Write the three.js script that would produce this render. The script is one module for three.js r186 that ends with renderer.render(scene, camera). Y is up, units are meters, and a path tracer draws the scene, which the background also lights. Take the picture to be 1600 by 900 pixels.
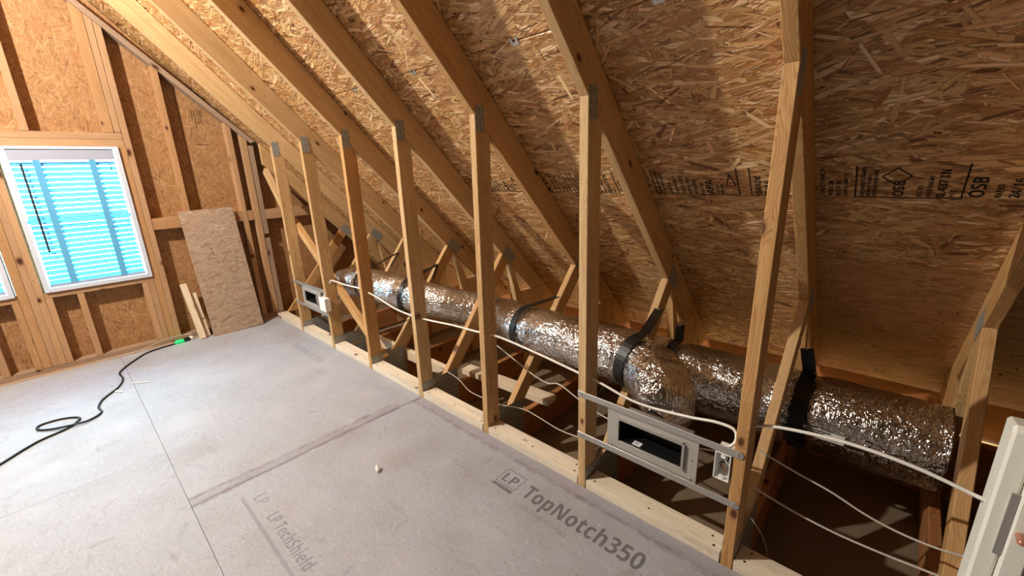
import * as THREE from 'three';

// ------------------------------------------------------------------ camera, sky, lamp, exposure
const scene = new THREE.Scene();
const camera = new THREE.PerspectiveCamera(68.074, 16 / 9, 0.05, 60);
camera.position.set(4.3034, 1.3792, 1.352);
camera.rotation.set(-0.27514, 0.75721, -0.034458, 'YXZ');
scene.add(camera);
const renderer = new THREE.WebGLRenderer();
renderer.toneMapping = THREE.LinearToneMapping;
renderer.toneMappingExposure = 1.08;
renderer.shadowMap.enabled = true;
scene.background = new THREE.Color(0.40, 0.80, 1.0);     // even overcast daylight outside
scene.backgroundIntensity = 28;
const LAMP = { at: [1.3, 3.05, 2.4], power: 42, color: new THREE.Color(1.0, 0.945, 0.85) };

// ------------------------------------------------------------------ helpers
function rng(seed) { let s = seed | 0; return () => { s = (s + 0x6d2b79f5) | 0; let t = Math.imul(s ^ (s >>> 15), 1 | s); t = (t + Math.imul(t ^ (t >>> 7), 61 | t)) ^ t; return ((t ^ (t >>> 14)) >>> 0) / 4294967296; }; }
const R = rng(7);
const used = new Map();
function numbered(name) { const n = used.get(name) || 0; used.set(name, n + 1); return n ? name + '_' + String(n).padStart(3, '0') : name; }
function tag(o, label, category, group) { o.userData.label = label; o.userData.category = category; if (group) o.userData.group = group; return o; }
function thing(name, label, category, pos = [0, 0, 0], group) { const o = new THREE.Group(); o.name = numbered(name); o.position.set(...pos); scene.add(o); return tag(o, label, category, group); }
function mesh(name, geo, mat, parent) { const m = new THREE.Mesh(geo, mat); m.name = parent ? name : numbered(name); m.castShadow = m.receiveShadow = true; (parent || scene).add(m); return m; }
function structure(name) { const o = new THREE.Group(); o.name = name; o.userData.kind = 'structure'; scene.add(o); return o; }

function buildGeo(pos, uv) {
  const g = new THREE.BufferGeometry();
  g.setAttribute('position', new THREE.Float32BufferAttribute(pos, 3));
  g.setAttribute('uv', new THREE.Float32BufferAttribute(uv, 2));
  g.computeVertexNormals();
  return g;
}
const MAP3 = { x: (p, a) => [a, p[1], p[0]], z: (p, a) => [p[0], p[1], a], y: (p, a) => [p[0], a, p[1]] };
// A prism with eased edges. poly: (z,y) for axis x, (x,y) for z, (x,z) for y. grain: 'axis' or a direction in the polygon's plane.
function prism(axis, polyIn, a0, a1, o = {}) {
  const { grain = 'axis', ch = 0.0025, tile = [0.4, 2], off = [R(), R()] } = o;
  const to3 = MAP3[axis];
  let poly = polyIn.map((p) => [p[0], p[1]]);
  let area = 0;
  for (let i = 0; i < poly.length; i++) { const a = poly[i], b = poly[(i + 1) % poly.length]; area += a[0] * b[1] - b[0] * a[1]; }
  if (area < 0) poly.reverse();
  const n = poly.length;
  const inset = (d) => poly.map((p, i) => {
    const a = poly[(i + n - 1) % n], b = poly[(i + 1) % n];
    const e1 = [p[0] - a[0], p[1] - a[1]], e2 = [b[0] - p[0], b[1] - p[1]], l1 = Math.hypot(...e1), l2 = Math.hypot(...e2);
    const n1 = [-e1[1] / l1, e1[0] / l1], n2 = [-e2[1] / l2, e2[0] / l2], k = Math.max(0.35, 1 + n1[0] * n2[0] + n1[1] * n2[1]);
    return [p[0] + (n1[0] + n2[0]) * d / k, p[1] + (n1[1] + n2[1]) * d / k];
  });
  const c = Math.min(ch, Math.abs(a1 - a0) * 0.3), inn = c > 0 ? inset(c) : poly;
  const rings = c > 0 ? [[inn, a0], [poly, a0 + c], [poly, a1 - c], [inn, a1]] : [[poly, a0], [poly, a1]];
  const flip = axis !== 'z';   // (z,y)->x and (x,z)->y are left handed
  const g2 = grain === 'axis' ? null : (() => { const l = Math.hypot(...grain); return [grain[0] / l, grain[1] / l]; })();
  const per = [0]; for (let i = 0; i < n; i++) { const a = poly[i], b = poly[(i + 1) % n]; per.push(per[i] + Math.hypot(b[0] - a[0], b[1] - a[1])); }
  const pos = [], uv = [];
  const tri = (A, B, C, ua, ub, uc) => { const L = flip ? [[A, ua], [C, uc], [B, ub]] : [[A, ua], [B, ub], [C, uc]]; for (const [p, u] of L) { pos.push(...p); uv.push(u[0] / tile[0] + off[0], u[1] / tile[1] + off[1]); } };
  const capUV = (p) => g2 ? [p[0] * -g2[1] + p[1] * g2[0], p[0] * g2[0] + p[1] * g2[1]] : [p[0] * 0.8, p[1] * 0.8];
  const sideUV = (p, a, i) => {
    if (!g2) return [per[i] + 0.11, a];
    return [a - a0 + 0.21, p[0] * g2[0] + p[1] * g2[1]];
  };
  for (let r = 0; r + 1 < rings.length; r++) for (let i = 0; i < n; i++) {
    const j = (i + 1) % n, [p0, x0] = rings[r], [p1, x1] = rings[r + 1];
    const A = to3(p0[i], x0), B = to3(p0[j], x0), C = to3(p1[j], x1), D = to3(p1[i], x1);
    const ua = sideUV(p0[i], x0, i), ub = sideUV(p0[j], x0, i + 1), uc = sideUV(p1[j], x1, i + 1), ud = sideUV(p1[i], x1, i);
    tri(A, B, C, ua, ub, uc); tri(A, C, D, ua, uc, ud);
  }
  const faces = THREE.ShapeUtils.triangulateShape(inn.map((p) => new THREE.Vector2(...p)), []);
  for (const [i, j, k] of faces) {
    const u = [inn[i], inn[j], inn[k]].map(capUV);
    tri(to3(inn[i], a1), to3(inn[j], a1), to3(inn[k], a1), u[0], u[1], u[2]);
    tri(to3(inn[i], a0), to3(inn[k], a0), to3(inn[j], a0), u[0], u[2], u[1]);
  }
  return buildGeo(pos, uv);
}
const rect = (a0, a1, b0, b1) => [[a0, b0], [a1, b0], [a1, b1], [a0, b1]];
function boxGeo(x0, x1, y0, y1, z0, z1, o = {}) {   // grain along the longest side unless told
  const d = [x1 - x0, y1 - y0, z1 - z0], k = o.along ?? 'xyz'[d.indexOf(Math.max(...d))];
  return k === 'x' ? prism('x', rect(z0, z1, y0, y1), x0, x1, o) : k === 'y' ? prism('y', rect(x0, x1, z0, z1), y0, y1, o) : prism('z', rect(x0, x1, y0, y1), z0, z1, o);
}
function stick(name, a, b, w, t, mat, parent, upHint = [0, 1, 0], along = 'y') {   // a board from a to b, w wide across upHint's side, t thick
  const A = new THREE.Vector3(...a), B = new THREE.Vector3(...b), d = B.clone().sub(A), L = d.length(); d.normalize();
  const g = boxGeo(-w / 2, w / 2, 0, L, -t / 2, t / 2, { along, tile: along === 'y' ? [0.4, 2] : [1.2, 1.2] });
  const u = new THREE.Vector3(...upHint), x = new THREE.Vector3().crossVectors(d, u).normalize(), z = new THREE.Vector3().crossVectors(x, d);
  g.applyMatrix4(new THREE.Matrix4().makeBasis(x, d, z).setPosition(A));
  return mesh(name, g, mat, parent);
}
// Value noise that tiles with period P
function noise2(seed, P) {
  const r = rng(seed), t = new Float32Array(P * P).map(() => r());
  return (x, y) => {
    const xf = Math.floor(x), yf = Math.floor(y); let fx = x - xf, fy = y - yf; fx = fx * fx * (3 - 2 * fx); fy = fy * fy * (3 - 2 * fy);
    const x0 = ((xf % P) + P) % P, y0 = ((yf % P) + P) % P, x1 = (x0 + 1) % P, y1 = (y0 + 1) % P;
    return (t[y0 * P + x0] * (1 - fx) + t[y0 * P + x1] * fx) * (1 - fy) + (t[y1 * P + x0] * (1 - fx) + t[y1 * P + x1] * fx) * fy;
  };
}
function canvas(w, h) { const c = document.createElement('canvas'); c.width = w; c.height = h; return c; }
function canvasTex(c, srgb = true, repeat = true) {
  const t = new THREE.CanvasTexture(c); if (srgb) t.colorSpace = THREE.SRGBColorSpace;
  if (repeat) t.wrapS = t.wrapT = THREE.RepeatWrapping; t.magFilter = THREE.LinearFilter; return t;
}
function dataTex(w, h, fn, srgb = true) {
  const d = new Uint8Array(w * h * 4);
  for (let y = 0; y < h; y++) for (let x = 0; x < w; x++) { const c = fn(x / w, y / h, x, y), i = (y * w + x) * 4; d[i] = c[0]; d[i + 1] = c[1]; d[i + 2] = c[2]; d[i + 3] = 255; }
  const t = new THREE.DataTexture(d, w, h); if (srgb) t.colorSpace = THREE.SRGBColorSpace;
  t.wrapS = t.wrapT = THREE.RepeatWrapping; t.magFilter = THREE.LinearFilter; t.needsUpdate = true; return t;
}
const clamp = (v, a = 0, b = 1) => Math.min(b, Math.max(a, v));

// ------------------------------------------------------------------ textures
function osbCanvases(N, tileM, seed, o) {   // strands run along the canvas's vertical
  const r = rng(seed), px = N / tileM, col = canvas(N, N), hgt = canvas(N, N), c = col.getContext('2d'), h = hgt.getContext('2d');
  c.fillStyle = o.base; c.fillRect(0, 0, N, N); h.fillStyle = '#585858'; h.fillRect(0, 0, N, N);
  for (let i = 0; i < o.count; i++) {
    const L = (o.len[0] + (o.len[1] - o.len[0]) * Math.pow(r(), 1.4)) * px, W = (o.wid[0] + (o.wid[1] - o.wid[0]) * Math.pow(r(), 1.8)) * px;
    const ang = r() < o.aligned ? (r() - 0.5) * 0.9 : (r() - 0.5) * Math.PI * 1.0;
    const x = r() * N, y = r() * N, k = r();
    let p = k < o.darkShare ? o.dark : k < 0.4 ? o.mid : k < 0.88 ? o.light : o.pale;
    const j = (r() - 0.5) * o.jit, cc = p.map((v) => clamp(v + j + (r() - 0.5) * 8, 0, 255) | 0), g = (70 + 150 * r()) | 0;
    const jag = [0, 1, 2, 3, 4, 5].map(() => r()), lines = [r(), r(), r(), r()], tones = [r(), r(), r(), r()];
    for (const ox of [-N, 0, N]) for (const oy of [-N, 0, N]) {
      const X = x + ox, Y = y + oy; if (X < -L || X > N + L || Y < -L || Y > N + L) continue;
      for (const q of [c, h]) {
        q.save(); q.translate(X, Y); q.rotate(ang); q.beginPath();
        q.moveTo(-W / 2, -L / 2 + jag[0] * W); q.lineTo(W * (jag[1] - 0.5) * 0.6, -L / 2 - jag[2] * W); q.lineTo(W / 2, -L / 2 + jag[3] * W);
        q.lineTo(W / 2 * (0.8 + 0.3 * jag[4]), L / 2 - jag[5] * W); q.lineTo(W * (jag[2] - 0.5), L / 2 + jag[1] * W); q.lineTo(-W / 2, L / 2 - jag[4] * W); q.closePath();
        if (q === c) {
          q.fillStyle = `rgba(${cc[0]},${cc[1]},${cc[2]},${o.alpha})`; q.fill();
          q.clip();
          for (let m = 0; m < 4; m++) { q.fillStyle = tones[m] < 0.5 ? 'rgba(70,40,12,0.16)' : 'rgba(255,238,205,0.16)'; q.fillRect((lines[m] - 0.5) * W, -L, Math.max(1, W * 0.1), 2 * L); }
          if (o.edge) { q.fillStyle = `rgba(60,34,12,${o.edge})`; q.fillRect(W / 2 - 1.2, -L, 1.6, 2 * L); }  // dark line down one side of each strand, a painted relief shadow
        } else { q.fillStyle = `rgb(${g},${g},${g})`; q.fill(); q.clip(); for (let m = 0; m < 3; m++) { q.fillStyle = tones[m] < 0.5 ? 'rgba(0,0,0,0.18)' : 'rgba(255,255,255,0.15)'; q.fillRect((lines[m] - 0.5) * W, -L, Math.max(1, W * 0.16), 2 * L); } }
        q.restore();
      }
    }
  }
  return [col, hgt];
}
function osbMaterial(N, tileM, seed, o) {
  const [col, hgt] = osbCanvases(N, tileM, seed, o);
  return new THREE.MeshStandardMaterial({ map: canvasTex(col), bumpMap: canvasTex(hgt, false), bumpScale: o.bump, roughness: o.rough ?? 0.75 });
}
const M = {};
M.osbRoof = osbMaterial(2048, 1.5, 11, { base: 'rgb(150,110,64)', count: 11000, len: [0.03, 0.13], wid: [0.003, 0.02], aligned: 0.8, alpha: 0.96, darkShare: 0.05, dark: [118, 74, 38], mid: [176, 124, 72], light: [210, 165, 110], pale: [240, 206, 158], jit: 34, edge: 0.4, bump: 0.0055, rough: 0.4 });
M.osbSmooth = osbMaterial(1024, 1.2, 12, { base: 'rgb(168,118,70)', count: 7000, len: [0.04, 0.12], wid: [0.003, 0.012], aligned: 0.85, alpha: 0.7, darkShare: 0.05, dark: [130, 84, 46], mid: [176, 126, 78], light: [192, 144, 94], pale: [206, 162, 112], jit: 16, edge: 0.08, bump: 0.0009, rough: 0.7 });
M.osbGable = osbMaterial(1024, 1.2, 13, { base: 'rgb(150,104,60)', count: 9000, len: [0.02, 0.09], wid: [0.003, 0.014], aligned: 0.35, alpha: 0.6, darkShare: 0.07, dark: [114, 74, 40], mid: [148, 104, 60], light: [162, 118, 74], pale: [178, 136, 90], jit: 16, edge: 0.1, bump: 0.0011, rough: 0.75 });  // strand tones darkened to stand in for weaker light on the gable
M.osbOffcut = osbMaterial(1024, 1.2, 14, { base: 'rgb(164,140,120)', count: 7000, len: [0.02, 0.10], wid: [0.003, 0.02], aligned: 0.6, alpha: 0.5, darkShare: 0.09, dark: [112, 88, 70], mid: [156, 132, 112], light: [170, 148, 128], pale: [184, 164, 144], jit: 14, edge: 0.1, bump: 0.0008, rough: 0.85 });

function woodTex(seed, base, ringC, contrast, knotsN) {   // tile 0.4 m wide, 2 m long (v along the grain)
  const N1 = noise2(seed, 16), N2 = noise2(seed + 1, 64), N3 = noise2(seed + 2, 256), r = rng(seed + 3);
  const knots = Array.from({ length: knotsN }, () => [r() * 0.4, r() * 2, 0.004 + 0.008 * r()]);
  const rings = (v) => { const f = v - Math.floor(v); return f < 0.75 ? Math.pow(f / 0.75, 2.2) : 1 - (f - 0.75) / 0.25; };
  return dataTex(512, 1536, (u, v) => {
    const x = u * 0.4, y = v * 2;
    let t = 34 * u + 5.0 * N1(u * 16, v * 4 * 4) + 0.8 * N2(u * 64, v * 16);
    let k = 0;
    for (const [kx, ky, kr] of knots) {
      let dx = Math.abs(x - kx); dx = Math.min(dx, 0.4 - dx); let dy = Math.abs(y - ky); dy = Math.min(dy, 2 - dy);
      const d = dx * dx / (kr * kr) + dy * dy / (kr * kr * 3);
      if (d < 40) { t += 3.0 * Math.exp(-d / 6); k = Math.max(k, d < 1.1 ? 1 : Math.exp(-(d - 1) * 0.6) * 0.6); }
    }
    const ring = rings(t) * contrast, fib = (N3(u * 256, v * 24) - 0.5) * 16, big = (N1(u * 16 + 5, v * 8) - 0.5) * 18;
    const c = [0, 1, 2].map((i) => { let q = base[i] * (1 - ring) + ringC[i] * ring + fib + big; return clamp(q * (1 - k) + [92, 52, 26][i] * k, 0, 255); });
    return c;
  });
}
const woodTexs = [
  woodTex(101, [224, 190, 140], [190, 144, 90], 0.55, 5),
  woodTex(121, [228, 198, 152], [200, 158, 106], 0.5, 3),
  woodTex(141, [216, 178, 124], [172, 120, 68], 0.65, 4),
  woodTex(161, [224, 212, 192], [200, 180, 150], 0.5, 4),
];
const woodMats = [];
for (const [k, tint] of [[0, 0xffffff], [1, 0xfff6ea], [2, 0xfff2e0], [0, 0xf6e6d2], [1, 0xf2e4d2], [2, 0xffffff]])
  woodMats.push(new THREE.MeshStandardMaterial({ map: woodTexs[k], color: tint, roughness: 0.7 }));
for (const m of woodMats) m.color.multiplyScalar(0.8);
const wood = () => woodMats[Math.floor(R() * woodMats.length)];
M.whiteWood = new THREE.MeshStandardMaterial({ color: 0xe6e6da, roughness: 0.6 });
M.dimmedWood = new THREE.MeshStandardMaterial({ map: woodTexs[3], color: 0xb09c90, roughness: 0.85 });  // greyish tint, darkened to offset strong lamp light on the gable plates
M.greyWood = new THREE.MeshStandardMaterial({ map: woodTexs[3], color: 0xffffff, roughness: 0.8 });
M.paleWood = new THREE.MeshStandardMaterial({ map: woodTexs[3], color: 0xfff8f0, roughness: 0.75 });
M.chord = new THREE.MeshStandardMaterial({ map: woodTexs[2], color: 0xc8a488, roughness: 0.8 });

// galvanised plate with rows of punched slots
M.plate = (() => {
  const c = canvas(256, 256), q = c.getContext('2d'); q.fillStyle = '#a6a69e'; q.fillRect(0, 0, 256, 256);
  const r = rng(5); for (let i = 0; i < 900; i++) { const g = 110 + 50 * r() | 0; q.fillStyle = `rgba(${g},${g},${g - 4},0.25)`; q.fillRect(r() * 256, r() * 256, 10, 6); }
  const b = canvas(256, 256), w = b.getContext('2d'); w.fillStyle = '#fff'; w.fillRect(0, 0, 256, 256);
  for (let i = 0; i < 8; i++) for (let j = 0; j < 4; j++) { q.fillStyle = '#66665f'; q.fillRect(i * 32 + 9, j * 64 + (i % 2) * 20 + 2, 7, 46); w.fillStyle = '#222'; w.fillRect(i * 32 + 7, j * 64 + (i % 2) * 20, 11, 50); }
  return new THREE.MeshStandardMaterial({ map: canvasTex(c), bumpMap: canvasTex(b, false), bumpScale: 0.0012, metalness: 0.3, roughness: 0.55 });
})();
M.galv = new THREE.MeshStandardMaterial({ color: 0xb9b7b2, metalness: 0.75, roughness: 0.42 });
M.galvMatte = new THREE.MeshStandardMaterial({ color: 0xb4b0a8, metalness: 0.35, roughness: 0.5 });
M.strap = new THREE.MeshStandardMaterial({ color: 0x0d0d0f, roughness: 0.45 });
M.nail = new THREE.MeshStandardMaterial({ color: 0x3c3a38, metalness: 0.7, roughness: 0.5 });
M.cable = new THREE.MeshStandardMaterial({ color: 0xe9e6de, roughness: 0.45 });
M.greyCable = new THREE.MeshStandardMaterial({ color: 0xbdb6aa, roughness: 0.5 });
M.blackCord = new THREE.MeshStandardMaterial({ color: 0x0c0d0e, roughness: 0.5 });
M.plastic = new THREE.MeshStandardMaterial({ color: 0xe8e8e4, roughness: 0.4 });
M.bluePlastic = new THREE.MeshStandardMaterial({ color: 0xdfe0e2, roughness: 0.4 });
M.liner = new THREE.MeshStandardMaterial({ color: 0x060607, roughness: 0.6 });
M.drywall = new THREE.MeshStandardMaterial({ color: 0x7d6a52, roughness: 0.95 });
M.vinylOut = new THREE.MeshStandardMaterial({ color: 0xdddddd, roughness: 0.5 });
M.bounceCutBoard = new THREE.MeshStandardMaterial({ color: 0x5a4634, roughness: 0.9 });  // dark brown put on unseen surfaces to soak up bounce light
M.dark = new THREE.MeshStandardMaterial({ color: 0x15110d, roughness: 0.9 });

// crinkled foil facing
const foilBump = (() => {
  const A = noise2(301, 14), B = noise2(302, 30), C = noise2(303, 64), D = noise2(304, 110), E = noise2(305, 8);
  const ridge = (v) => 1 - Math.abs(2 * v - 1);
  return dataTex(1024, 1024, (u, v) => {
    const wx = 0.06 * E(u * 8, v * 8), wy = 0.06 * E(u * 8 + 3, v * 8 + 5);
    const h = 0.40 * ridge(A((u + wx) * 14, (v + wy) * 14)) + 0.32 * Math.pow(ridge(B((u + wy) * 30, (v + wx) * 30)), 1.5) + 0.20 * Math.pow(ridge(C((u + wx) * 64, v * 64)), 1.6) + 0.08 * ridge(D(u * 110, v * 110));
    const g = clamp(h) * 255; return [g, g, g];
  }, false);
})();
M.foil = new THREE.MeshStandardMaterial({ color: 0xd2d0cd, metalness: 1, roughness: 0.16, bumpMap: foilBump, bumpScale: 0.0075 });

// subfloor sheets: one picture per sheet, with its print, its stained edges and its scuffs
function floorSheet(seed, prints, edge = {}) {
  const W = 2048, H = 1024, c = canvas(W, H), q = c.getContext('2d'), r = rng(seed);
  q.fillStyle = 'rgb(158,161,169)'; q.fillRect(0, 0, W, H);
  for (let i = 0; i < 26000; i++) {   // fine strands
    const x = r() * W, y = r() * H, L = 6 + 44 * r() * r(), w = 0.8 + 2.6 * r(), a = r() < 0.6 ? (r() - 0.5) * 1.1 : r() * 3.1;
    const k = r(), cc = k < 0.34 ? '134,130,130' : k < 0.7 ? '176,176,182' : k < 0.86 ? '192,192,198' : '146,136,130';
    q.save(); q.translate(x, y); q.rotate(a); q.fillStyle = `rgba(${cc},${0.14 + 0.24 * r()})`; q.fillRect(-L / 2, -w / 2, L, w); q.restore();
  }
  const soft = (x, y, s, k, a) => { const g = q.createRadialGradient(x, y, 0, x, y, s); g.addColorStop(0, `rgba(${k},${a})`); g.addColorStop(1, `rgba(${k},0)`); q.fillStyle = g; q.fillRect(x - s, y - s, 2 * s, 2 * s); };
  for (let i = 0; i < 110; i++) soft(r() * W, r() * H, 30 + 130 * r(), r() < 0.5 ? '186,186,192' : '136,128,124', 0.2);      // dust and wear
  for (let i = 0; i < 26; i++) { let x = r() * W, y = r() * H; const a = r() * 6.3; for (let k = 0; k < 14; k++) { soft(x, y, 4 + 12 * r(), '104,96,96', 0.09); x += Math.cos(a) * 6 + (r() - 0.5) * 9; y += Math.sin(a) * 4 + (r() - 0.5) * 7; } }   // rubbed smudges
  for (let i = 0; i < 260; i++) { q.strokeStyle = `rgba(206,206,212,${0.12 + 0.3 * r()})`; q.lineWidth = 1 + 2.5 * r(); const x = r() * W, y = r() * H, a = (r() - 0.5) * 1.4, L = 10 + 46 * r(); q.beginPath(); q.moveTo(x, y); q.quadraticCurveTo(x + L / 2 * Math.cos(a) + 5 * (r() - 0.5), y + L / 2 * Math.sin(a), x + L * Math.cos(a), y + L * Math.sin(a) + 5 * (r() - 0.5)); q.stroke(); }
  const band = (x, y, w, h) => { q.fillStyle = 'rgba(112,94,98,0.20)'; q.fillRect(x, y, w, h); for (let i = 0; i < 150; i++) { q.fillStyle = `rgba(98,82,86,${0.05 + 0.1 * r()})`; const s = 6 + 22 * r(); if (w > h) q.fillRect(x + r() * w, y + h - s / 2 + (r() - 0.5) * 16, s * 2, s * 0.8); else q.fillRect(x + (r() < 0.5 ? w : 0) - s / 2 + (r() - 0.5) * 12, y + r() * h, s * 0.8, s * 2); } };
  if (edge.wall) band(0, 0, W, 56); if (edge.right) band(W - 46, H * 0.12, 46, H * 0.88); if (edge.left) band(0, 0, 8, H);
  for (let i = 0; i < 900; i++) { q.fillStyle = r() < 0.55 ? 'rgba(74,66,62,0.5)' : 'rgba(232,232,236,0.55)'; const s = 1 + 2.5 * r(); q.fillRect(r() * W, r() * H, s, s * (0.6 + r())); }
  prints?.(q, r);
  for (let i = 0; i < 9000; i++) { q.fillStyle = 'rgba(164,163,168,0.24)'; q.fillRect(r() * W, r() * H, 2 + 10 * r(), 1 + 2 * r()); }
  return canvasTex(c, true, false);
}
const PX = 2048 / 2.44;
const floorBump = (() => { const A = noise2(401, 64), B = noise2(402, 256); return dataTex(1024, 1024, (u, v) => { const g = 255 * clamp(0.5 * A(u * 64, v * 64) + 0.5 * B(u * 256, v * 200)); return [g, g, g]; }, false); })();
const floorMats = [
  floorSheet(501, (q) => {   // sheet beside the far trusses: a faint worn stamp
    q.fillStyle = 'rgba(84,76,78,0.5)'; q.font = 'bold 74px sans-serif'; q.save(); q.translate((0.62 + 0.24) * PX, 0.21 * PX); q.globalAlpha = 0.55; q.fillText('TopNotch350', 0, 0); q.restore();
  }, { right: 1 }),
  floorSheet(502, (q) => {
    const x0 = -2.2;   // local: x metres - 2.2
    q.save(); q.translate((3.09 + x0) * PX, 0.222 * PX); q.rotate(0.0);
    q.globalAlpha = 0.62; q.fillStyle = 'rgb(70,66,70)'; q.strokeStyle = 'rgb(70,66,70)'; q.lineWidth = 3;
    q.font = 'bold 66px sans-serif'; q.fillText('LP', 8, -14); q.strokeRect(0, -78, 96, 76); q.fillRect(0, 6, 96, 15); q.fillStyle = 'rgb(140,134,134)'; q.font = 'bold 12px sans-serif'; q.fillText('BUILDING', 14, 18);
    q.fillStyle = 'rgb(66,62,66)'; q.font = 'bold 92px sans-serif'; q.fillText('TopNotch350', 128, 0, 470);
    q.globalAlpha = 0.4; q.font = '20px sans-serif'; q.fillText('DURABLE SUB-FLOORING', 132, 44, 330); q.restore();
    q.save(); q.translate((2.31 + x0) * PX, 1.0 * PX); q.fillStyle = 'rgb(92,94,104)'; q.globalAlpha = 0.32; q.fillRect(0, 40, 560, 11); q.font = 'bold 60px sans-serif'; q.fillText('LP', 30, 18, 100); q.globalAlpha = 0.5; q.font = 'bold 58px sans-serif'; q.fillText('LP TechShield', 170, 18, 330); q.restore();
  }, { wall: 1, left: 1 }),
  floorSheet(503),
].map((t) => new THREE.MeshStandardMaterial({ map: t, bumpMap: (() => { const b = floorBump.clone(); b.repeat.set(2, 1); b.needsUpdate = true; return b; })(), bumpScale: 0.0012, roughness: 0.62 }));

// ------------------------------------------------------------------ roof, floor, walls
const SL = 1.06, ROOF0 = 1.807, RAF0 = 1.612, RIDGE = 2.03;
const roofY = (z) => ROOF0 + SL * z, rafY = (z) => RAF0 + SL * z;
const TX = [0.342, 0.93, 1.557, 2.173, 2.800, 3.382, 4.0, 4.545];          // truss tops
const TB = [0.342, 0.972, 1.562, 2.182, 2.772, 3.393, 4.0, 4.545];         // truss feet
const osbT = [1.5, 1.5];

const ceiling = structure('ceiling');
{
  const nT = 0.011 * Math.hypot(1, SL);
  const rows = [[-1.5, -0.783], [-0.779, 0.0225], [0.0285, 0.86], [0.864, 1.7], [1.704, RIDGE]];
  const joints = [[-0.42, 1.576, 4.019, 9.9], [-0.42, 2.819, 5.2, 9.9], [-0.42, 1.576, 4.019, 9.9], [-0.42, 2.819, 5.2, 9.9], [-0.42, 1.576, 4.019, 9.9]];
  rows.forEach(([z0, z1], i) => {
    for (let k = 0; k + 1 < joints[i].length; k++) {
      const a = joints[i][k] + 0.0015, b = joints[i][k + 1] - 0.0015;
      const g = prism('x', [[z0, roofY(z0)], [z1, roofY(z1)], [z1, roofY(z1) + nT], [z0, roofY(z0) + nT]], a, b, { ch: 0.001, tile: i === 0 && a > 4 ? [1.2, 1.2] : osbT });
      const p = mesh('sheathing_panel', g, i === 0 && a > 4 ? M.osbSmooth : M.osbRoof, ceiling);
      if (i === 1) addStamp(p, a, b);
    }
  });
  // the unseen slope across the ridge, coloured dark to cut bounce light
  const R2 = 2 * RIDGE;
  for (const [a, b] of [[-0.42, 3.5], [3.503, 9.9]]) mesh('sheathing_panel', prism('x', [[RIDGE, roofY(RIDGE)], [R2 + 0.3, roofY(-0.3)], [R2 + 0.3, roofY(-0.3) + nT], [RIDGE, roofY(RIDGE) + nT]], a, b, { ch: 0.001, tile: osbT }), M.bounceCutBoard, ceiling);
  // roofing felt over both slopes
  const fe = 0.0015, f = (z) => roofY(z) + nT + fe, zr = RIDGE - 0.001;
  mesh('roofing_felt', prism('x', [[-1.56, f(-1.56)], [zr, f(zr)], [zr, f(zr) + 0.006], [-1.56, f(-1.56) + 0.006]], -0.46, 9.96, { ch: 0 }), M.dark, ceiling);
  mesh('roofing_felt', prism('x', [[RIDGE + 0.001, f(zr)], [R2 + 0.5, f(-0.5)], [R2 + 0.5, f(-0.5) + 0.006], [RIDGE + 0.001, f(zr) + 0.006]], -0.46, 9.96, { ch: 0 }), M.dark, ceiling);
  mesh('ridge_cap', prism('x', [[RIDGE - 0.2, f(RIDGE - 0.2) + 0.01], [RIDGE, f(RIDGE) + 0.01], [RIDGE + 0.2, f(RIDGE - 0.2) + 0.01], [RIDGE, f(RIDGE) + 0.05]], -0.46, 9.96, { ch: 0 }), M.dark, ceiling);
  // H-clips in the seam
  for (const x of [0.65, 1.27, 1.88, 2.45, 3.105, 3.667, 4.27]) {
    const s = new THREE.Shape(); s.moveTo(-0.014, -0.012); s.lineTo(0.014, -0.012); s.lineTo(0.014, 0.012); s.lineTo(0.006, 0.012); s.lineTo(0.006, -0.003); s.lineTo(-0.006, -0.003); s.lineTo(-0.006, 0.012); s.lineTo(-0.014, 0.012); s.closePath();
    const g = new THREE.ExtrudeGeometry(s, { depth: 0.0015, bevelEnabled: false }); g.scale(1.25, 1.25, 1); g.rotateX(Math.PI / 2 - Math.atan(SL)); const c = mesh('panel_clip', g, M.galv, ceiling); c.position.set(x, roofY(0.0255) - 0.0005, 0.0255);
  }
  // points of the roofing nails through the lowest course
  const r = rng(77), n = 150, nails = new THREE.InstancedMesh(new THREE.ConeGeometry(0.0022, 0.016, 6), M.nail, n), m4 = new THREE.Matrix4(), q = new THREE.Quaternion(), nd = new THREE.Vector3(0, -1, SL).normalize();
  for (let i = 0; i < n; i++) {
    const x = 0.4 + 4.4 * r(), z = -0.9 - 0.58 * r();
    q.setFromUnitVectors(new THREE.Vector3(0, 1, 0), nd.clone().add(new THREE.Vector3((r() - 0.5) * 0.5, (r() - 0.5) * 0.5, (r() - 0.5) * 0.5)).normalize());
    m4.compose(new THREE.Vector3(x, roofY(z), z).addScaledVector(nd, 0.007), q, new THREE.Vector3(1, 1, 1)); nails.setMatrixAt(i, m4);
  }
  nails.name = 'nail_points'; nails.userData.kind = 'stuff'; ceiling.add(nails);
}
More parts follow.
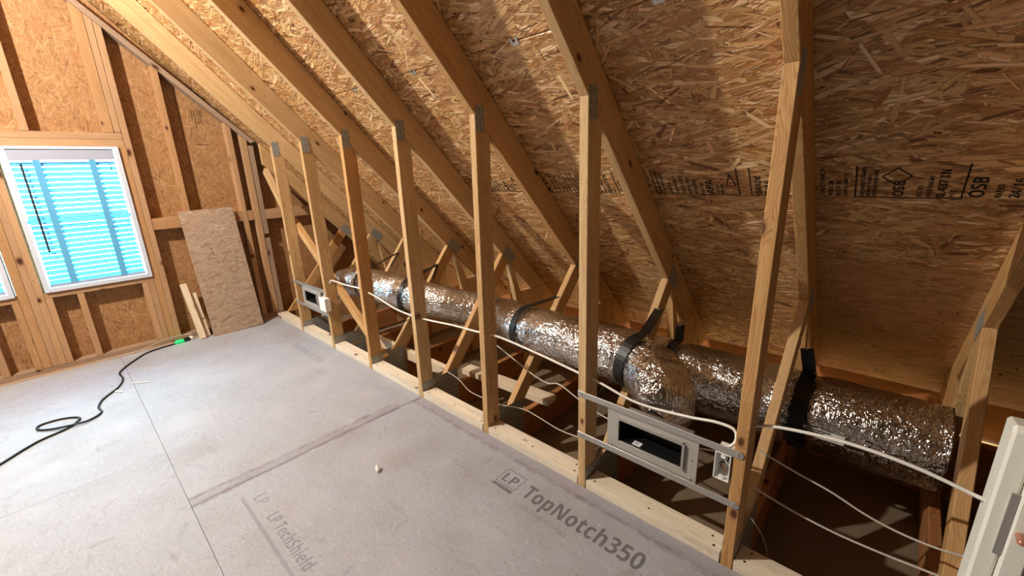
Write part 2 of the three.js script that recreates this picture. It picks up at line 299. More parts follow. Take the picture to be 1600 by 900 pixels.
function addStamp(panel, a, b) {   // ink stamp along the sheathing: rows of small turned print in open boxes
  const make = () => {
    const c = canvas(1536, 192), q = c.getContext('2d'), K = 1536 / 1.12; q.strokeStyle = q.fillStyle = 'rgba(30,17,8,0.95)';
    const col = (m, s, t) => { q.save(); q.translate(m * K + s * 0.4, 182); q.rotate(-Math.PI / 2); q.font = `bold ${s}px sans-serif`; q.lineWidth = 1; q.fillText(t, 0, 0, 176); q.strokeText(t, 0, 0, 176); q.restore(); };
    const box = (a, b) => { q.lineWidth = 6; q.strokeRect(a * K, -10, (b - a) * K, 198); };
    box(0.004, 0.344);
    [[0.022, 22, 'RATED SHEATHING'], [0.042, 22, '7/16 CATEGORY'], [0.068, 34, '24/16'], [0.098, 24, 'EXPOSURE 1'], [0.125, 30, 'THIS SIDE'], [0.152, 26, 'SIZED FOR'], [0.176, 26, 'SPACING'], [0.204, 20, 'MILL 465'], [0.234, 56, 'APA'], [0.264, 20, 'PS 2-18'], [0.282, 20, 'PRP 108']].forEach((a) => col(...a));
    q.lineWidth = 6; q.beginPath(); q.moveTo(0.318 * K, 40); q.lineTo(0.336 * K, 120); q.lineTo(0.300 * K, 120); q.closePath(); q.stroke();
    box(0.388, 0.590); [[0.412, 40, 'GRADE'], [0.446, 48, '7/16'], [0.49, 48, '15'], [0.54, 60, 'N 15']].forEach((a) => col(...a));
    [[0.614, 24, 'STRUCTURAL 1'], [0.636, 24, 'WALL 24'], [0.658, 24, 'ROOF 24'], [0.678, 22, 'SUBFLOOR 16']].forEach((a) => col(...a));
    box(0.705, 0.958); [[0.722, 20, 'ORIENTED STRAND'], [0.738, 20, 'BOARD PANEL'], [0.754, 20, 'EXTERIOR BOND'], [0.812, 50, 'OSB']].forEach((a) => col(...a));
    q.save(); q.translate(0.805 * K, 64); q.rotate(Math.PI / 4); q.lineWidth = 6; q.strokeRect(-34, -34, 68, 68); q.restore();
    [[0.862, 22, 'ICC ES'], [0.884, 22, 'HUD UM-40'], [0.91, 40, '0.437 IN'], [0.936, 22, 'PS 2'], [0.985, 60, 'OSB'], [1.03, 24, 'RATED'], [1.06, 40, '24/16'], [1.09, 22, 'BOND 1']].forEach((a) => col(...a));
    return canvasTex(c, true, false);
  };
  addStamp.mat ??= new THREE.MeshStandardMaterial({ map: make(), transparent: true, roughness: 0.8, polygonOffset: false });
  const z0 = -0.532, z1 = -0.432;
  for (const x0 of [2.30, 3.444, 4.60]) {
    const w = 1.12, xa = Math.max(x0, a), xb = Math.min(x0 + w, b); if (xb - xa < 0.1) continue;
    const e = 0.0012, up = (z) => roofY(z) - e, P = [[xa, z0], [xb, z0], [xb, z1], [xa, z1]], u = (x) => (x - x0) / w;
    const V = [0, 1, 2, 0, 2, 3].map((i) => P[i]);
    mesh('printed_stamp', buildGeo(V.flatMap(([x, z]) => [x, up(z), z]), V.flatMap(([x, z]) => [u(x), z === z0 ? 0 : 1])), addStamp.mat, panel);
  }
}

const floor = structure('floor');
{
  const sheet = (x0, x1, z0, z1, m) => { const g = new THREE.BoxGeometry(x1 - x0 - 0.0018, 0.018, z1 - z0 - 0.0018); const f = mesh('floor_panel', g, m, floor); f.position.set((x0 + x1) / 2, -0.009, (z0 + z1) / 2); };
  sheet(-0.24, 2.2, 0.003, 1.212, floorMats[0]); sheet(2.2, 4.64, 0.003, 1.212, floorMats[1]); sheet(4.64, 9.88, 0.003, 1.212, floorMats[2]);
  sheet(-0.24, 1.635, 1.212, 2.43, floorMats[2]); sheet(1.635, 4.075, 1.212, 2.43, floorMats[2]); sheet(4.075, 9.88, 1.212, 2.43, floorMats[2]);
  sheet(-0.24, 2.2, 2.43, 4.06, floorMats[2]); sheet(2.2, 4.64, 2.43, 4.06, floorMats[2]); sheet(4.64, 9.88, 2.43, 4.06, floorMats[2]);
  mesh('floor_edge_strip', boxGeo(-0.389, -0.243, -0.018, 0, 0.003, 4.06, { ch: 0.001 }), M.osbOffcut, floor);
}
const below = structure('ceiling_below');
mesh('drywall_sheet', boxGeo(-0.42, 9.9, -0.235, -0.222, -1.3, 4.1, { ch: 0.001 }), M.drywall, below);
const eave = structure('wall_eave');
mesh('wall_sheathing', boxGeo(-0.42, 9.9, -0.235, 0.08, -1.275, -1.262, { ch: 0.001, tile: [1.2, 1.2] }), M.osbSmooth, eave);
mesh('top_plate', boxGeo(-0.42, 9.9, 0.08, 0.118, -1.275, -1.225), M.chord, eave);
mesh('fascia_board', boxGeo(-0.42, 9.9, 0.0, 0.21, -1.56, -1.525), M.chord, eave);
M.soffit = new THREE.MeshPhysicalMaterial({ color: 0xffd9b0, transmission: 0.20, thickness: 0, roughness: 0.95 });  // unseen sheet, added warm and translucent to put a soft glow on the eave
mesh('glow_soffit', boxGeo(-0.42, 9.9, 0.004, 0.006, -1.523, -1.277, { ch: 0 }), M.soffit, eave);

const wallRight = structure('wall_right');
mesh('wall_panel', boxGeo(-0.42, 9.9, -0.24, 1.9, 4.06, 4.075, { ch: 0.001, tile: osbT }), M.bounceCutBoard, wallRight);
const wallBack = structure('wall_back');
mesh('wall_panel', prism('x', [[-1.5, -0.24], [4.4, -0.24], [4.4, 1.5], [RIDGE, roofY(RIDGE) + 0.05], [-1.5, roofY(-1.5) + 0.05]], 9.9, 9.915, { grain: [0, 1], ch: 0.001, tile: osbT }), M.bounceCutBoard, wallBack);

// ------------------------------------------------------------------ gable wall
const wallLeft = structure('wall_left');
const GF = -0.30, GB = -0.389;                    // stud faces
const rakeLow = (z) => 1.734 + 0.945 * z;
{
  const gw = [0, 1, 2].map((k) => new THREE.MeshStandardMaterial({ map: woodTexs[[3, 1, 3][k]], color: [0xcaa888, 0xc0aa98, 0xc2a286][k], roughness: 0.8 })), gwood = () => gw[Math.floor(R() * 3)];   // browner lumber, its tint darkened in place of weaker light on the gable
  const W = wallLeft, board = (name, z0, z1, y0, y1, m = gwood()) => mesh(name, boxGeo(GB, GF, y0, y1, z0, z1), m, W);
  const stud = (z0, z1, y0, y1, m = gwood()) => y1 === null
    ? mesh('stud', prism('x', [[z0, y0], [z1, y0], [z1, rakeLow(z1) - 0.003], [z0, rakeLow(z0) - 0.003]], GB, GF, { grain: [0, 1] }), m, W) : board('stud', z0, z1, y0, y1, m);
  // sheathing
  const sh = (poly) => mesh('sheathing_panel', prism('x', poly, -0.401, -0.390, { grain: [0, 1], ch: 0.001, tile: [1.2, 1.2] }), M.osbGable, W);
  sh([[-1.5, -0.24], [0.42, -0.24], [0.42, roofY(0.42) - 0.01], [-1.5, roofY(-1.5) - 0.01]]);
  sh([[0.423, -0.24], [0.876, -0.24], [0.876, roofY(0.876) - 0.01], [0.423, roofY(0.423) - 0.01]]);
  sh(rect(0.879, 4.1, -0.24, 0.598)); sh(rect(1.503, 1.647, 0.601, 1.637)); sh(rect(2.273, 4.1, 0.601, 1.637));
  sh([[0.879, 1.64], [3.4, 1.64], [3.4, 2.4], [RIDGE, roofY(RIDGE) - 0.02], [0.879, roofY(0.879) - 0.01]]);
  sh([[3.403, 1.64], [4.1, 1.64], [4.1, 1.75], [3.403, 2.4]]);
  { // house wrap outside the sheathing, window openings cut out
    const s = new THREE.Shape([[-1.6, -0.3], [4.2, -0.3], [4.2, 2.0], [RIDGE, roofY(RIDGE) + 0.1], [-1.6, roofY(-1.6) + 0.1]].map((p) => new THREE.Vector2(...p)));
    for (const [a, b] of [[0.88, 1.497], [1.653, 2.269]]) s.holes.push(new THREE.Path([[a, 0.604], [a, 1.633], [b, 1.633], [b, 0.604]].map((p) => new THREE.Vector2(...p))));
    const g = new THREE.ExtrudeGeometry(s, { depth: 0.004, bevelEnabled: false }); g.rotateY(-Math.PI / 2); g.translate(-0.4615, 0, 0); mesh('house_wrap', g, M.dark, W);
    for (const [a, b, y0, y1] of [[0.868, 0.88, 0.595, 1.64], [1.497, 1.509, 0.595, 1.64], [1.641, 1.653, 0.595, 1.64], [2.269, 2.281, 0.595, 1.64]]) mesh('window_flashing', boxGeo(-0.460, -0.4015, y0, y1, a, b, { ch: 0 }), M.vinylOut, W);
    for (const [a, b] of [[0.881, 1.496], [1.654, 2.268]]) for (const y of [0.595, 1.634]) mesh('window_flashing', boxGeo(-0.460, -0.4015, y, y + 0.008, a, b, { ch: 0 }), M.vinylOut, W);
  }
  // sloping top plate under the roof
  const zt = 2.0; mesh('rake_plate', prism('x', [[-0.062, rakeLow(-0.062)], [zt, rakeLow(zt)], [zt, rakeLow(zt) + 0.055], [-0.102, rakeLow(-0.102) + 0.055]], GB, GF + 0.002, { grain: [1, 0.945] }), M.dimmedWood, W);
  // bottom plate
  board('bottom_plate', -0.075, 4.05, 0, 0.038, M.dimmedWood);
  // studs right of the window
  stud(-0.03, 0.022, 0.039, null); stud(0.08, 0.122, 0.039, null); stud(0.512, 0.552, 0.039, null);
  board('corner_strip', -0.075, -0.035, 0.835, 1.655, M.dimmedWood); board('corner_strip', -0.075, -0.035, 0.039, 0.795, M.dimmedWood);
  stud(0.788, 0.830, 0.039, null); stud(0.832, 0.873, 0.039, 1.637); stud(0.875, 0.914, 0.039, 0.558); stud(0.916, 0.955, 0.039, 0.558);
  stud(0.832, 0.872, 1.738, null); stud(0.874, 0.935, 1.738, null);
  // window head, sills and short studs
  board('window_header', 0.832, 3.3, 1.690, 1.737); board('window_header', 0.832, 3.3, 1.638, 1.688);
  board('window_sill', 0.875, 1.512, 0.56, 0.598); board('window_sill', 1.640, 2.30, 0.56, 0.598);
  stud(1.305, 1.343, 0.039, 0.558); stud(1.475, 1.512, 0.039, 0.558);
  for (const z of [1.514, 1.552]) stud(z, z + 0.037, 0.039, 1.637); stud(1.591, 1.638, 0.039, 1.637); stud(1.640, 1.678, 0.039, 0.558);
  stud(1.80, 1.838, 0.039, 0.558); stud(2.08, 2.118, 0.039, 0.558); stud(2.276, 2.314, 0.039, 1.637); stud(2.316, 2.354, 0.039, null);
  stud(1.318, 1.360, 1.738, null); stud(1.76, 1.80, 1.738, null); 
  // flat blocking
  for (const [z0, z1] of [[0.554, 0.786], [0.124, 0.510], [0.024, 0.078], [-0.50, -0.077]]) board('blocking', z0, z1, 0.978, 1.07);
  // end truss standing behind the corner: web, heel and plate
  mesh('web', prism('x', [[-0.774, 0.79], [-0.835, 0.726], [-0.22, 0.02], [-0.105, 0.02]], -0.299, -0.262, { grain: [-0.636, 0.771] }), wood(), W);
  mesh('end_rafter', prism('x', [[-0.12, rafY(-0.12)], [-0.12, roofY(-0.12) - 0.004], [-1.45, roofY(-1.45) - 0.004], [-1.2, rafY(-1.2)]], -0.300, -0.262, { grain: [1, SL] }), wood(), W);
  const gp = mesh('gusset_plate', new THREE.BoxGeometry(0.002, 0.075, 0.13), M.plate, W); gp.position.set(-0.2605, 0.775, -0.844); gp.rotation.x = Math.atan(SL) * -1;
  // ink print on the sheathing
  const c = canvas(256, 512), q = c.getContext('2d'); q.fillStyle = 'rgba(40,24,12,0.8)';
  for (const [t, x, s] of [['RATED', 40, 40], ['SHEATHING', 84, 40], ['APA 7/16', 130, 44], ['EXPOSURE 1', 178, 36], ['24/16', 214, 30]]) { q.save(); q.translate(x, 20); q.rotate(Math.PI / 2); q.font = `bold ${s}px sans-serif`; q.fillText(t, 0, 0, 400); q.restore(); }
  q.fillRect(10, 470, 236, 8);
  const P = [[0.352, 1.64], [0.245, 1.64], [0.245, 1.96], [0.352, 1.96]], U = [[0, 0], [1, 0], [1, 1], [0, 1]], I = [0, 1, 2, 0, 2, 3];
  mesh('printed_stamp', buildGeo(I.flatMap((i) => [-0.3888, P[i][1], P[i][0]]), I.flatMap((i) => U[i])), new THREE.MeshStandardMaterial({ map: canvasTex(c, true, false), transparent: true, roughness: 0.8 }), W);
}
// ------------------------------------------------------------------ windows and blinds
M.vinyl = new THREE.MeshStandardMaterial({ color: 0xc2c9d6, roughness: 0.4 });
M.glass = new THREE.MeshPhysicalMaterial({ color: 0xffffff, transmission: 1, thickness: 0, roughness: 0, ior: 1.5 });
M.slat = new THREE.MeshPhysicalMaterial({ color: 0x5ea6c8, transmission: 0.02, thickness: 0, roughness: 0.95 });  // white slats, with the cyan of daylight and shade put into their colour
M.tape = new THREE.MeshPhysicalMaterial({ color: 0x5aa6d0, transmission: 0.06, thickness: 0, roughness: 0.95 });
M.headrail = new THREE.MeshStandardMaterial({ color: 0x9ea3b4, roughness: 0.45 });
function windowUnit(n, z0, z1, label) {
  const y0 = 0.601, y1 = 1.636, w = structure('window_' + n), t = 0.028;
  const fr = (a, b, c, d, name = 'window_frame', x0 = -0.385, x1 = -0.285) => mesh(name, boxGeo(x0, x1, c, d, a, b, { ch: 0.002 }), M.vinyl, w);
  fr(z0, z0 + t, y0, y1); fr(z1 - t, z1, y0, y1); fr(z0 + t, z1 - t, y1 - t * 0.7, y1); fr(z0 + t, z1 - t, y0, y0 + t);
  fr(z0 + t, z1 - t, 1.10, 1.13, 'sash_rail', -0.383, -0.358);
  mesh('pane', boxGeo(-0.372, -0.3705, y0 + t, 1.10, z0 + t, z1 - t, { ch: 0 }), M.glass, w); mesh('pane', boxGeo(-0.372, -0.3705, 1.13, y1 - t * 0.7, z0 + t, z1 - t, { ch: 0 }), M.glass, w);
  const b = thing('window_blind', label, 'blind', [-0.318, y1 - 0.02, (z0 + z1) / 2]), hw = (z1 - z0) / 2 - t - 0.006, H = y1 - y0 - 0.05;
  mesh('headrail', boxGeo(-0.022, 0.026, -0.075, -0.001, -hw, hw, { ch: 0.003 }), M.headrail, b);
  const ns = 24, top = -0.098, pitch = (H - 0.135) / (ns - 1), s = new THREE.Shape();
  // curved slat: an arc of 50 mm, 2.5 mm thick, tipped towards closed
  const arc = (rr, a) => [Math.sin(a) * rr, Math.cos(a) * rr], pts = []; for (let i = 0; i <= 8; i++) pts.push(arc(0.07, -0.35 + 0.7 * i / 8)); for (let i = 8; i >= 0; i--) pts.push(arc(0.0675, -0.35 + 0.7 * i / 8));
  const cs = Math.cos(0.62), sn = Math.sin(0.62), poly = pts.map(([px, py]) => { py -= 0.069; return [px * cs + py * sn, -px * sn + py * cs]; });
  const g = prism('z', poly, -hw + 0.004, hw - 0.004, { ch: 0 });
  for (let i = 0; i < ns; i++) { const m = mesh('slat', g, M.slat, b); m.position.y = top - i * pitch; m.rotation.z = (rngB() - 0.5) * 0.06; m.rotation.x = (rngB() - 0.5) * 0.006; }
  mesh('bottom_rail', boxGeo(-0.024, 0.024, -H + 0.004, -H + 0.02, -hw, hw, { ch: 0.003 }), M.headrail, b);
  for (const f of [-0.52, 0.52]) mesh('ladder_tape', boxGeo(0.0255, 0.0265, -H + 0.02, -0.075, f * hw - 0.019, f * hw + 0.019, { ch: 0 }), M.tape, b);
  const wand = mesh('tilt_wand', new THREE.CylinderGeometry(0.006, 0.006, 0.62, 8), M.nail, b); wand.position.set(0.044, -0.10 - 0.31, hw * 0.80);
  const tassel = mesh('pull_cord', new THREE.CylinderGeometry(0.0025, 0.003, 0.05, 8), M.nail, b); tassel.position.set(0.044, -0.13, -hw * 0.86);
}
const rngB = rng(99);
windowUnit(1, 0.877, 1.5, 'wide-slat white blind with two blue tapes in the fully visible window');
windowUnit(2, 1.65, 2.272, 'white blind in the window cut off by the left edge');

// ------------------------------------------------------------------ roof trusses along the knee wall
const ORD = ['truss nearest the gable wall', 'truss with a small white box on its knee stud', 'truss third from the gable wall, before the first duct strap', 'truss fourth from the gable wall, left of the duct bend',
  'truss whose knee stud hides the duct bend, fifth from gable wall', 'truss whose knee stud holds the left ends of the near metal bars', 'truss whose leaning-looking tall stud holds the white open switch box', 'truss at the right edge with a pale cut-off double stud'];
const trusses = TX.map((x, i) => {
  const t = thing('roof_truss', 'wooden roof ' + ORD[i], 'roof truss', [x, 0, 0], 'roof trusses along the knee wall'), d = TB[i] - x;
  const shear = (g, H = 1.62) => { if (d) { const p = g.attributes.position; for (let k = 0; k < p.count; k++) { const y = p.getY(k); if (y < H) p.setX(k, p.getX(k) + d * (1 - Math.max(y, -0.02) / H)); } g.computeVertexNormals(); } return g; };
  const part = (name, poly, grain, m = wood(), x0 = 0, x1 = 0.038, H = 1.62) => { const g = prism('x', poly, x0, x1, { grain }); return mesh(name, H ? shear(g, H) : g, m, t); };
  if (i < 7) part('stud', [[-0.089, -0.2], [0, -0.2], [0, 1.610], [-0.089, 1.516]], [0, 1]);
  part('rafter', [[RIDGE, rafY(RIDGE)], [RIDGE, roofY(RIDGE) - 0.004], [-1.46, roofY(-1.46) - 0.004], [-1.46, 0.22], [-1.222, 0.22], [-1.222, 0.472], [-1.076, 0.472]], [1, SL], wood(), 0, 0.038, 0);
  part('web', [[-0.774, 0.79], [-0.835, 0.726], [-0.222, -0.018], [-0.107, -0.018]], [-0.636, 0.771], wood(), 0, 0.038, 0.74);
  part('vertical_web', [[-0.841, 0.712], [-0.893, 0.655], [-0.968, 0.44], [-0.968, 0.14]], [-0.27, -1], wood(), 0, 0.038, 0);
  part('heel_block', [[-1.218, -0.2], [-0.970, -0.2], [-0.970, 0.468], [-1.218, 0.468]], [0, 1], wood(), 0, 0.038, 0);
  part('bottom_chord', [[-0.968, -0.205], [-0.968, -0.02], [0.45, -0.02], [0.45, -0.205]].map(([z, y]) => [z, y]), [1, 0], M.chord, 0.0005, 0.0375);
  const plate = (z0, z1, y0, y1, side, name = 'gusset_plate') => { const g = shear(new THREE.BoxGeometry(0.0016, y1 - y0, z1 - z0).translate(side ? 0.0388 : -0.0008, (y0 + y1) / 2, (z0 + z1) / 2)); const uv = g.attributes.uv; for (let k = 0; k < uv.count; k++) uv.setXY(k, uv.getX(k) * (z1 - z0) / 0.15, uv.getY(k) * (y1 - y0) / 0.15); mesh(name, g, M.plate, t); };
  for (const side of [0, 1]) {
    plate(-0.285, -0.004, -0.16, 0.095, side);
    if (i < 7) plate(-0.056, -0.004, 1.535, 1.645, side);
    const g = new THREE.BoxGeometry(0.0016, 0.075, 0.128); g.rotateX(-Math.atan(SL)); g.translate(side ? 0.0388 : -0.0008, 0.775, -0.844); mesh('gusset_plate', g, M.plate, t);
  }
  return t;
});
{ // the last truss: its stud is doubled and cut short beside the stairs
  const t = trusses[7];
  const p1 = mesh('stud', prism('x', [[-0.089, -0.2], [0, -0.2], [0, 0.775], [-0.012, 0.79], [-0.089, 0.775]], 0, 0.039, { grain: [0, 1], ch: 0.006 }), M.whiteWood, t);
  const p2 = mesh('stud', prism('x', [[-0.089, -0.2], [0.012, -0.2], [0.012, 0.80], [-0.089, 0.80]], 0.0405, 0.079, { grain: [0, 1], ch: 0.004 }), M.whiteWood, t);
  p1.userData.label = 'pale stud with softened edges'; 
  mesh('metal_strip', boxGeo(0.026, 0.0395, 0.46, 0.63, 0.0005, 0.006, { ch: 0.001 }), M.galv, t);
  const cu = new THREE.CapsuleGeometry(0.008, 0.03, 6, 14); cu.rotateX(Math.PI / 2); const st = mesh('copper_stub', cu, new THREE.MeshStandardMaterial({ color: 0xc98a72, metalness: 0.5, roughness: 0.3 }), t); st.position.set(0.055, 0.535, 0.022);
}
// ------------------------------------------------------------------ sole plates between the studs
const plateNames = ['between the far grille corner and the gable wall', 'below the far grille, first bay from the gable wall', 'second bay, beside the faded far floor stamp', 'third bay, just before the floor seam', 'fourth bay, where the floor seam ends', 'fifth bay, with a pencilled X on top', 'under the large near grille', 'running out of the bottom right edge'];
for (let i = 0; i < 8; i++) {
  const x0 = i ? TB[i - 1] + 0.0405 : -0.255, x1 = i < 7 ? TB[i] - 0.004 : 4.53;
  const g = boxGeo(x0, x1, -0.018, 0.038, -0.089, 0.0, { along: 'x' }); const b = thing('sole_plate', 'flat pale wooden plate piece ' + plateNames[i], 'plate', [0, 0, 0], 'sole plate pieces between the knee studs');
  mesh('board', g, M.greyWood, b);
  const nl = (x, z) => { const h = mesh('nail_head', new THREE.CylinderGeometry(0.0042, 0.0042, 0.002, 10), M.nail, b); h.position.set(x, 0.0385, z); };
  for (const [f, z] of [[0.06, -0.02], [0.08, -0.07], [0.5, -0.03], [0.92, -0.06], [0.95, -0.02]]) nl(x0 + (x1 - x0) * f, z);
  if (i === 5) for (const a of [0.5, -0.7]) { const k = mesh('pencil_mark', new THREE.BoxGeometry(0.035, 0.0006, 0.002), M.nail, b); k.position.set(3.04, 0.0384, -0.045); k.rotation.y = a; }
}

// ------------------------------------------------------------------ ducts
const dn = [noise2(601, 64), noise2(602, 64), noise2(603, 128)];
const ductCurve = (pts) => new THREE.CatmullRomCurve3(pts.map((p) => new THREE.Vector3(p[0], p[1], p[2])), false, 'centripetal');
function ductGeo(pts, amp, pinch, segPerM = 120, around = 96) {
  const curve = new THREE.CatmullRomCurve3(pts.map((p) => new THREE.Vector3(p[0], p[1], p[2])), false, 'centripetal');
  const L = curve.getLength(), n = Math.ceil(L * segPerM), pos = [], uv = [], idx = [];
  const frames = curve.computeFrenetFrames(n, false);
  for (let i = 0; i <= n; i++) {
    const t = i / n, P = curve.getPointAt(t), s = t * L;
    // radius by parameter
    const u = curve.getUtoTmapping(t) * (pts.length - 1), k = Math.min(pts.length - 2, Math.floor(u)), f = u - k, r0 = pts[k][3] * (1 - f) + pts[k + 1][3] * f, a0 = (pts[k][4] ?? 1) * (1 - f) + (pts[k + 1][4] ?? 1) * f;
    for (let j = 0; j <= around; j++) {
      const a = (j / around) * Math.PI * 2, w = j / around;
      const n1 = dn[0](s * 9 + 3, w * 8 % 64), ww = (m) => ((w * m) % m);
      const fold = 1 - Math.abs(2 * dn[1](s * 26, (ww(8)) * 1) - 1), fine = 1 - Math.abs(2 * dn[2](s * 60, ww(16)) - 1);
      const r = r0 * (1 - 0.1 * pinch.reduce((m, q) => Math.max(m, Math.exp(-((P.x - q) ** 2) / 0.0016)), 0)) + amp * a0 * ((n1 - 0.5) * 1.2 + fold * 0.8 + fine * 0.35 - 0.6);
      const c = Math.cos(a), sI = Math.sin(a), N = frames.normals[i], B = frames.binormals[i];
      pos.push(P.x + r * (c * N.x + sI * B.x), P.y + r * (c * N.y + sI * B.y), P.z + r * (c * N.z + sI * B.z)); uv.push(s / 0.5, w * 1.6);
    }
  }
  const m = around + 1;
  for (let i = 0; i < n; i++) for (let j = 0; j < around; j++) { const a = i * m + j, b = a + 1, c = a + m, d = c + 1; idx.push(a, c, b, b, c, d); }
  for (const i of [0, n]) { const P = curve.getPointAt(i / n), k = pos.length / 3; pos.push(P.x, P.y, P.z); uv.push(0, 0); for (let j = 0; j < around; j++) { const a = i * m + j; i ? idx.push(k, a, a + 1) : idx.push(k, a + 1, a); } }
  const g = new THREE.BufferGeometry(); g.setAttribute('position', new THREE.Float32BufferAttribute(pos, 3)); g.setAttribute('uv', new THREE.Float32BufferAttribute(uv, 2)); g.setIndex(idx); g.computeVertexNormals(); return g;
}
const D1 = [[0.675, 0.376, -0.13, 0.045, 0.4], [0.68, 0.39, -0.20, 0.085], [0.78, 0.46, -0.26, 0.116], [1.0, 0.5, -0.3, 0.125], [1.5, 0.5, -0.32, 0.125], [1.85, 0.44, -0.47, 0.125], [2.18, 0.35, -0.71, 0.122], [2.5, 0.43, -0.53, 0.122], [2.78, 0.5, -0.36, 0.124], [3.2, 0.5, -0.35, 0.124], [3.46, 0.505, -0.345, 0.126], [3.58, 0.48, -0.305, 0.132, 1.6], [3.655, 0.42, -0.25, 0.126, 1.8], [3.672, 0.37, -0.215, 0.104, 1.4], [3.672, 0.36, -0.135, 0.045, 0.4]];
const duct1 = mesh('flexible_duct', ductGeo(D1, 0.008, [1.13, 1.62, 2.82, 3.48]), M.foil); tag(duct1, 'foil-wrapped flexible duct snaking behind the studs to the near grille', 'duct');
const D2 = [[2.85, 0.3, -0.75, 0.165], [3.4, 0.3, -0.75, 0.165], [4.0, 0.3, -0.75, 0.165], [4.3, 0.3, -0.75, 0.166], [4.535, 0.3, -0.75, 0.16]];
const duct2 = mesh('trunk_duct', ductGeo(D2, 0.004, [3.5, 4.085]), M.foil); tag(duct2, 'thicker straight foil-wrapped trunk duct low under the roof at right', 'duct');
{ // paper label on the trunk duct
  const c = canvas(256, 64), q = c.getContext('2d'); q.fillStyle = '#d8d5cc'; q.fillRect(0, 0, 256, 64); q.fillStyle = '#141414'; q.fillRect(40, 8, 130, 30); q.fillStyle = '#e9e6de'; q.font = 'bold 20px sans-serif'; q.fillText('R-8 DUCT', 50, 30); q.fillStyle = '#222'; q.fillRect(190, 12, 40, 34); q.font = '12px sans-serif'; q.fillText('INSULATION', 44, 56);
  const a0 = -0.5, g = new THREE.CylinderGeometry(0.171, 0.171, 0.16, 10, 1, true, 0, 0.24); g.rotateZ(Math.PI / 2);
  const l = mesh('paper_label', g, new THREE.MeshStandardMaterial({ map: canvasTex(c, true, false), roughness: 0.6, side: THREE.DoubleSide }), duct2); l.rotation.x = 0.15; l.position.set(4.17, 0.3, -0.75);
}

// ------------------------------------------------------------------ straps: flat ribbons along a path
function ribbon(name, pts, w, th, mat, parent, side) {
  const V = pts.map((p) => new THREE.Vector3(...p)), pos = [], uv = [], n = V.length, S = new THREE.Vector3(...side).normalize();
  const q = []; for (let i = 0; i < n; i++) { const T = V[Math.min(n - 1, i + 1)].clone().sub(V[Math.max(0, i - 1)]).normalize(), s = S.clone().addScaledVector(T, -S.dot(T)).normalize(), N = new THREE.Vector3().crossVectors(T, s); const c = (a, b) => V[i].clone().addScaledVector(s, a * w / 2).addScaledVector(N, b * th / 2); q.push([c(-1, -1), c(1, -1), c(1, 1), c(-1, 1)]); }
  const quad = (A, B, C, D) => { for (const P of [A, B, C, A, C, D]) { pos.push(P.x, P.y, P.z); uv.push(P.x * 4, P.y * 4); } };
  for (let i = 0; i + 1 < n; i++) for (let k = 0; k < 4; k++) { const l = (k + 1) % 4; quad(q[i][k], q[i][l], q[i + 1][l], q[i + 1][k]); }
  quad(q[0][3], q[0][2], q[0][1], q[0][0]); quad(...q[n - 1]);
  return mesh(name, buildGeo(pos, uv), mat, parent);
}
function hangStrap(label, path, x, a0, a1, tail, w = 0.042, gap = 0.005, second) {   // ring round the duct from angle a0 to a1 (0 = towards the room, 90 = up), then a straight tail to a nail
  const c = ductCurve(path), P = new THREE.Vector3(), T = new THREE.Vector3(); let best = 0;
  for (let k = 0; k <= 800; k++) { c.getPoint(k / 800, P); if (Math.abs(P.x - x) < Math.abs(c.getPoint(best).x - x)) best = k / 800; }
  c.getPoint(best, P); c.getTangent(best, T);
  const up = new THREE.Vector3(0, 1, 0); up.addScaledVector(T, -up.dot(T)).normalize(); const room = new THREE.Vector3().crossVectors(T, up).normalize(); if (room.z < 0) room.negate();
  const kk = best * (path.length - 1), k0 = Math.min(path.length - 2, Math.floor(kk)), r = (path[k0][3] * (1 - kk + k0) + path[k0 + 1][3] * (kk - k0)) + gap, p = [];
  for (let i = 0; i <= 28; i++) { const a = (a0 + (a1 - a0) * i / 28) * Math.PI / 180; p.push(P.clone().addScaledVector(up, r * Math.sin(a)).addScaledVector(room, r * Math.cos(a)).toArray()); }
  const t = thing('duct_strap', label, 'strap', [0, 0, 0], 'black straps that hang the ducts');
  ribbon('band', p, w, 0.003, M.strap, t, T.toArray());
  const e = tail; ribbon('tail', [p[28], e], w * 0.9, 0.003, M.strap, t, T.toArray()); const h = mesh('nail_head', new THREE.SphereGeometry(0.005, 8, 6), M.galv, t); h.position.set(e[0], e[1], e[2] + 0.004);
  if (second) ribbon('tail', [e, second], w * 0.6, 0.003, M.strap, t, T.toArray());
}
hangStrap('black strap round the far end of the foil duct', D1, 1.13, -150, 105, [0.995, 0.685, -0.695], 0.03, 0.005, [0.995, 0.575, -0.60]);
hangStrap('black strap round the duct between third and fourth studs from the gable', D1, 1.62, -130, 110, [1.60, 0.66, -0.66], 0.03, 0.005, [1.625, 0.56, -0.58]);
hangStrap('black strap round the duct just right of the fifth stud', D1, 2.82, -140, 95, [2.83, 0.63, -0.6]);
hangStrap('black strap where the duct bends down to the near grille', D1, 3.48, -150, 100, [3.44, 0.665, -0.64], 0.05);
hangStrap('black strap looped over the trunk duct behind the bend', D2, 3.50, -60, 100, [3.47, 0.52, -0.86], 0.05);
hangStrap('wide black strap on the trunk duct beside the tall right stud', D2, 4.085, -100, 92, [4.06, 0.58, -0.76], 0.055, 0.008);

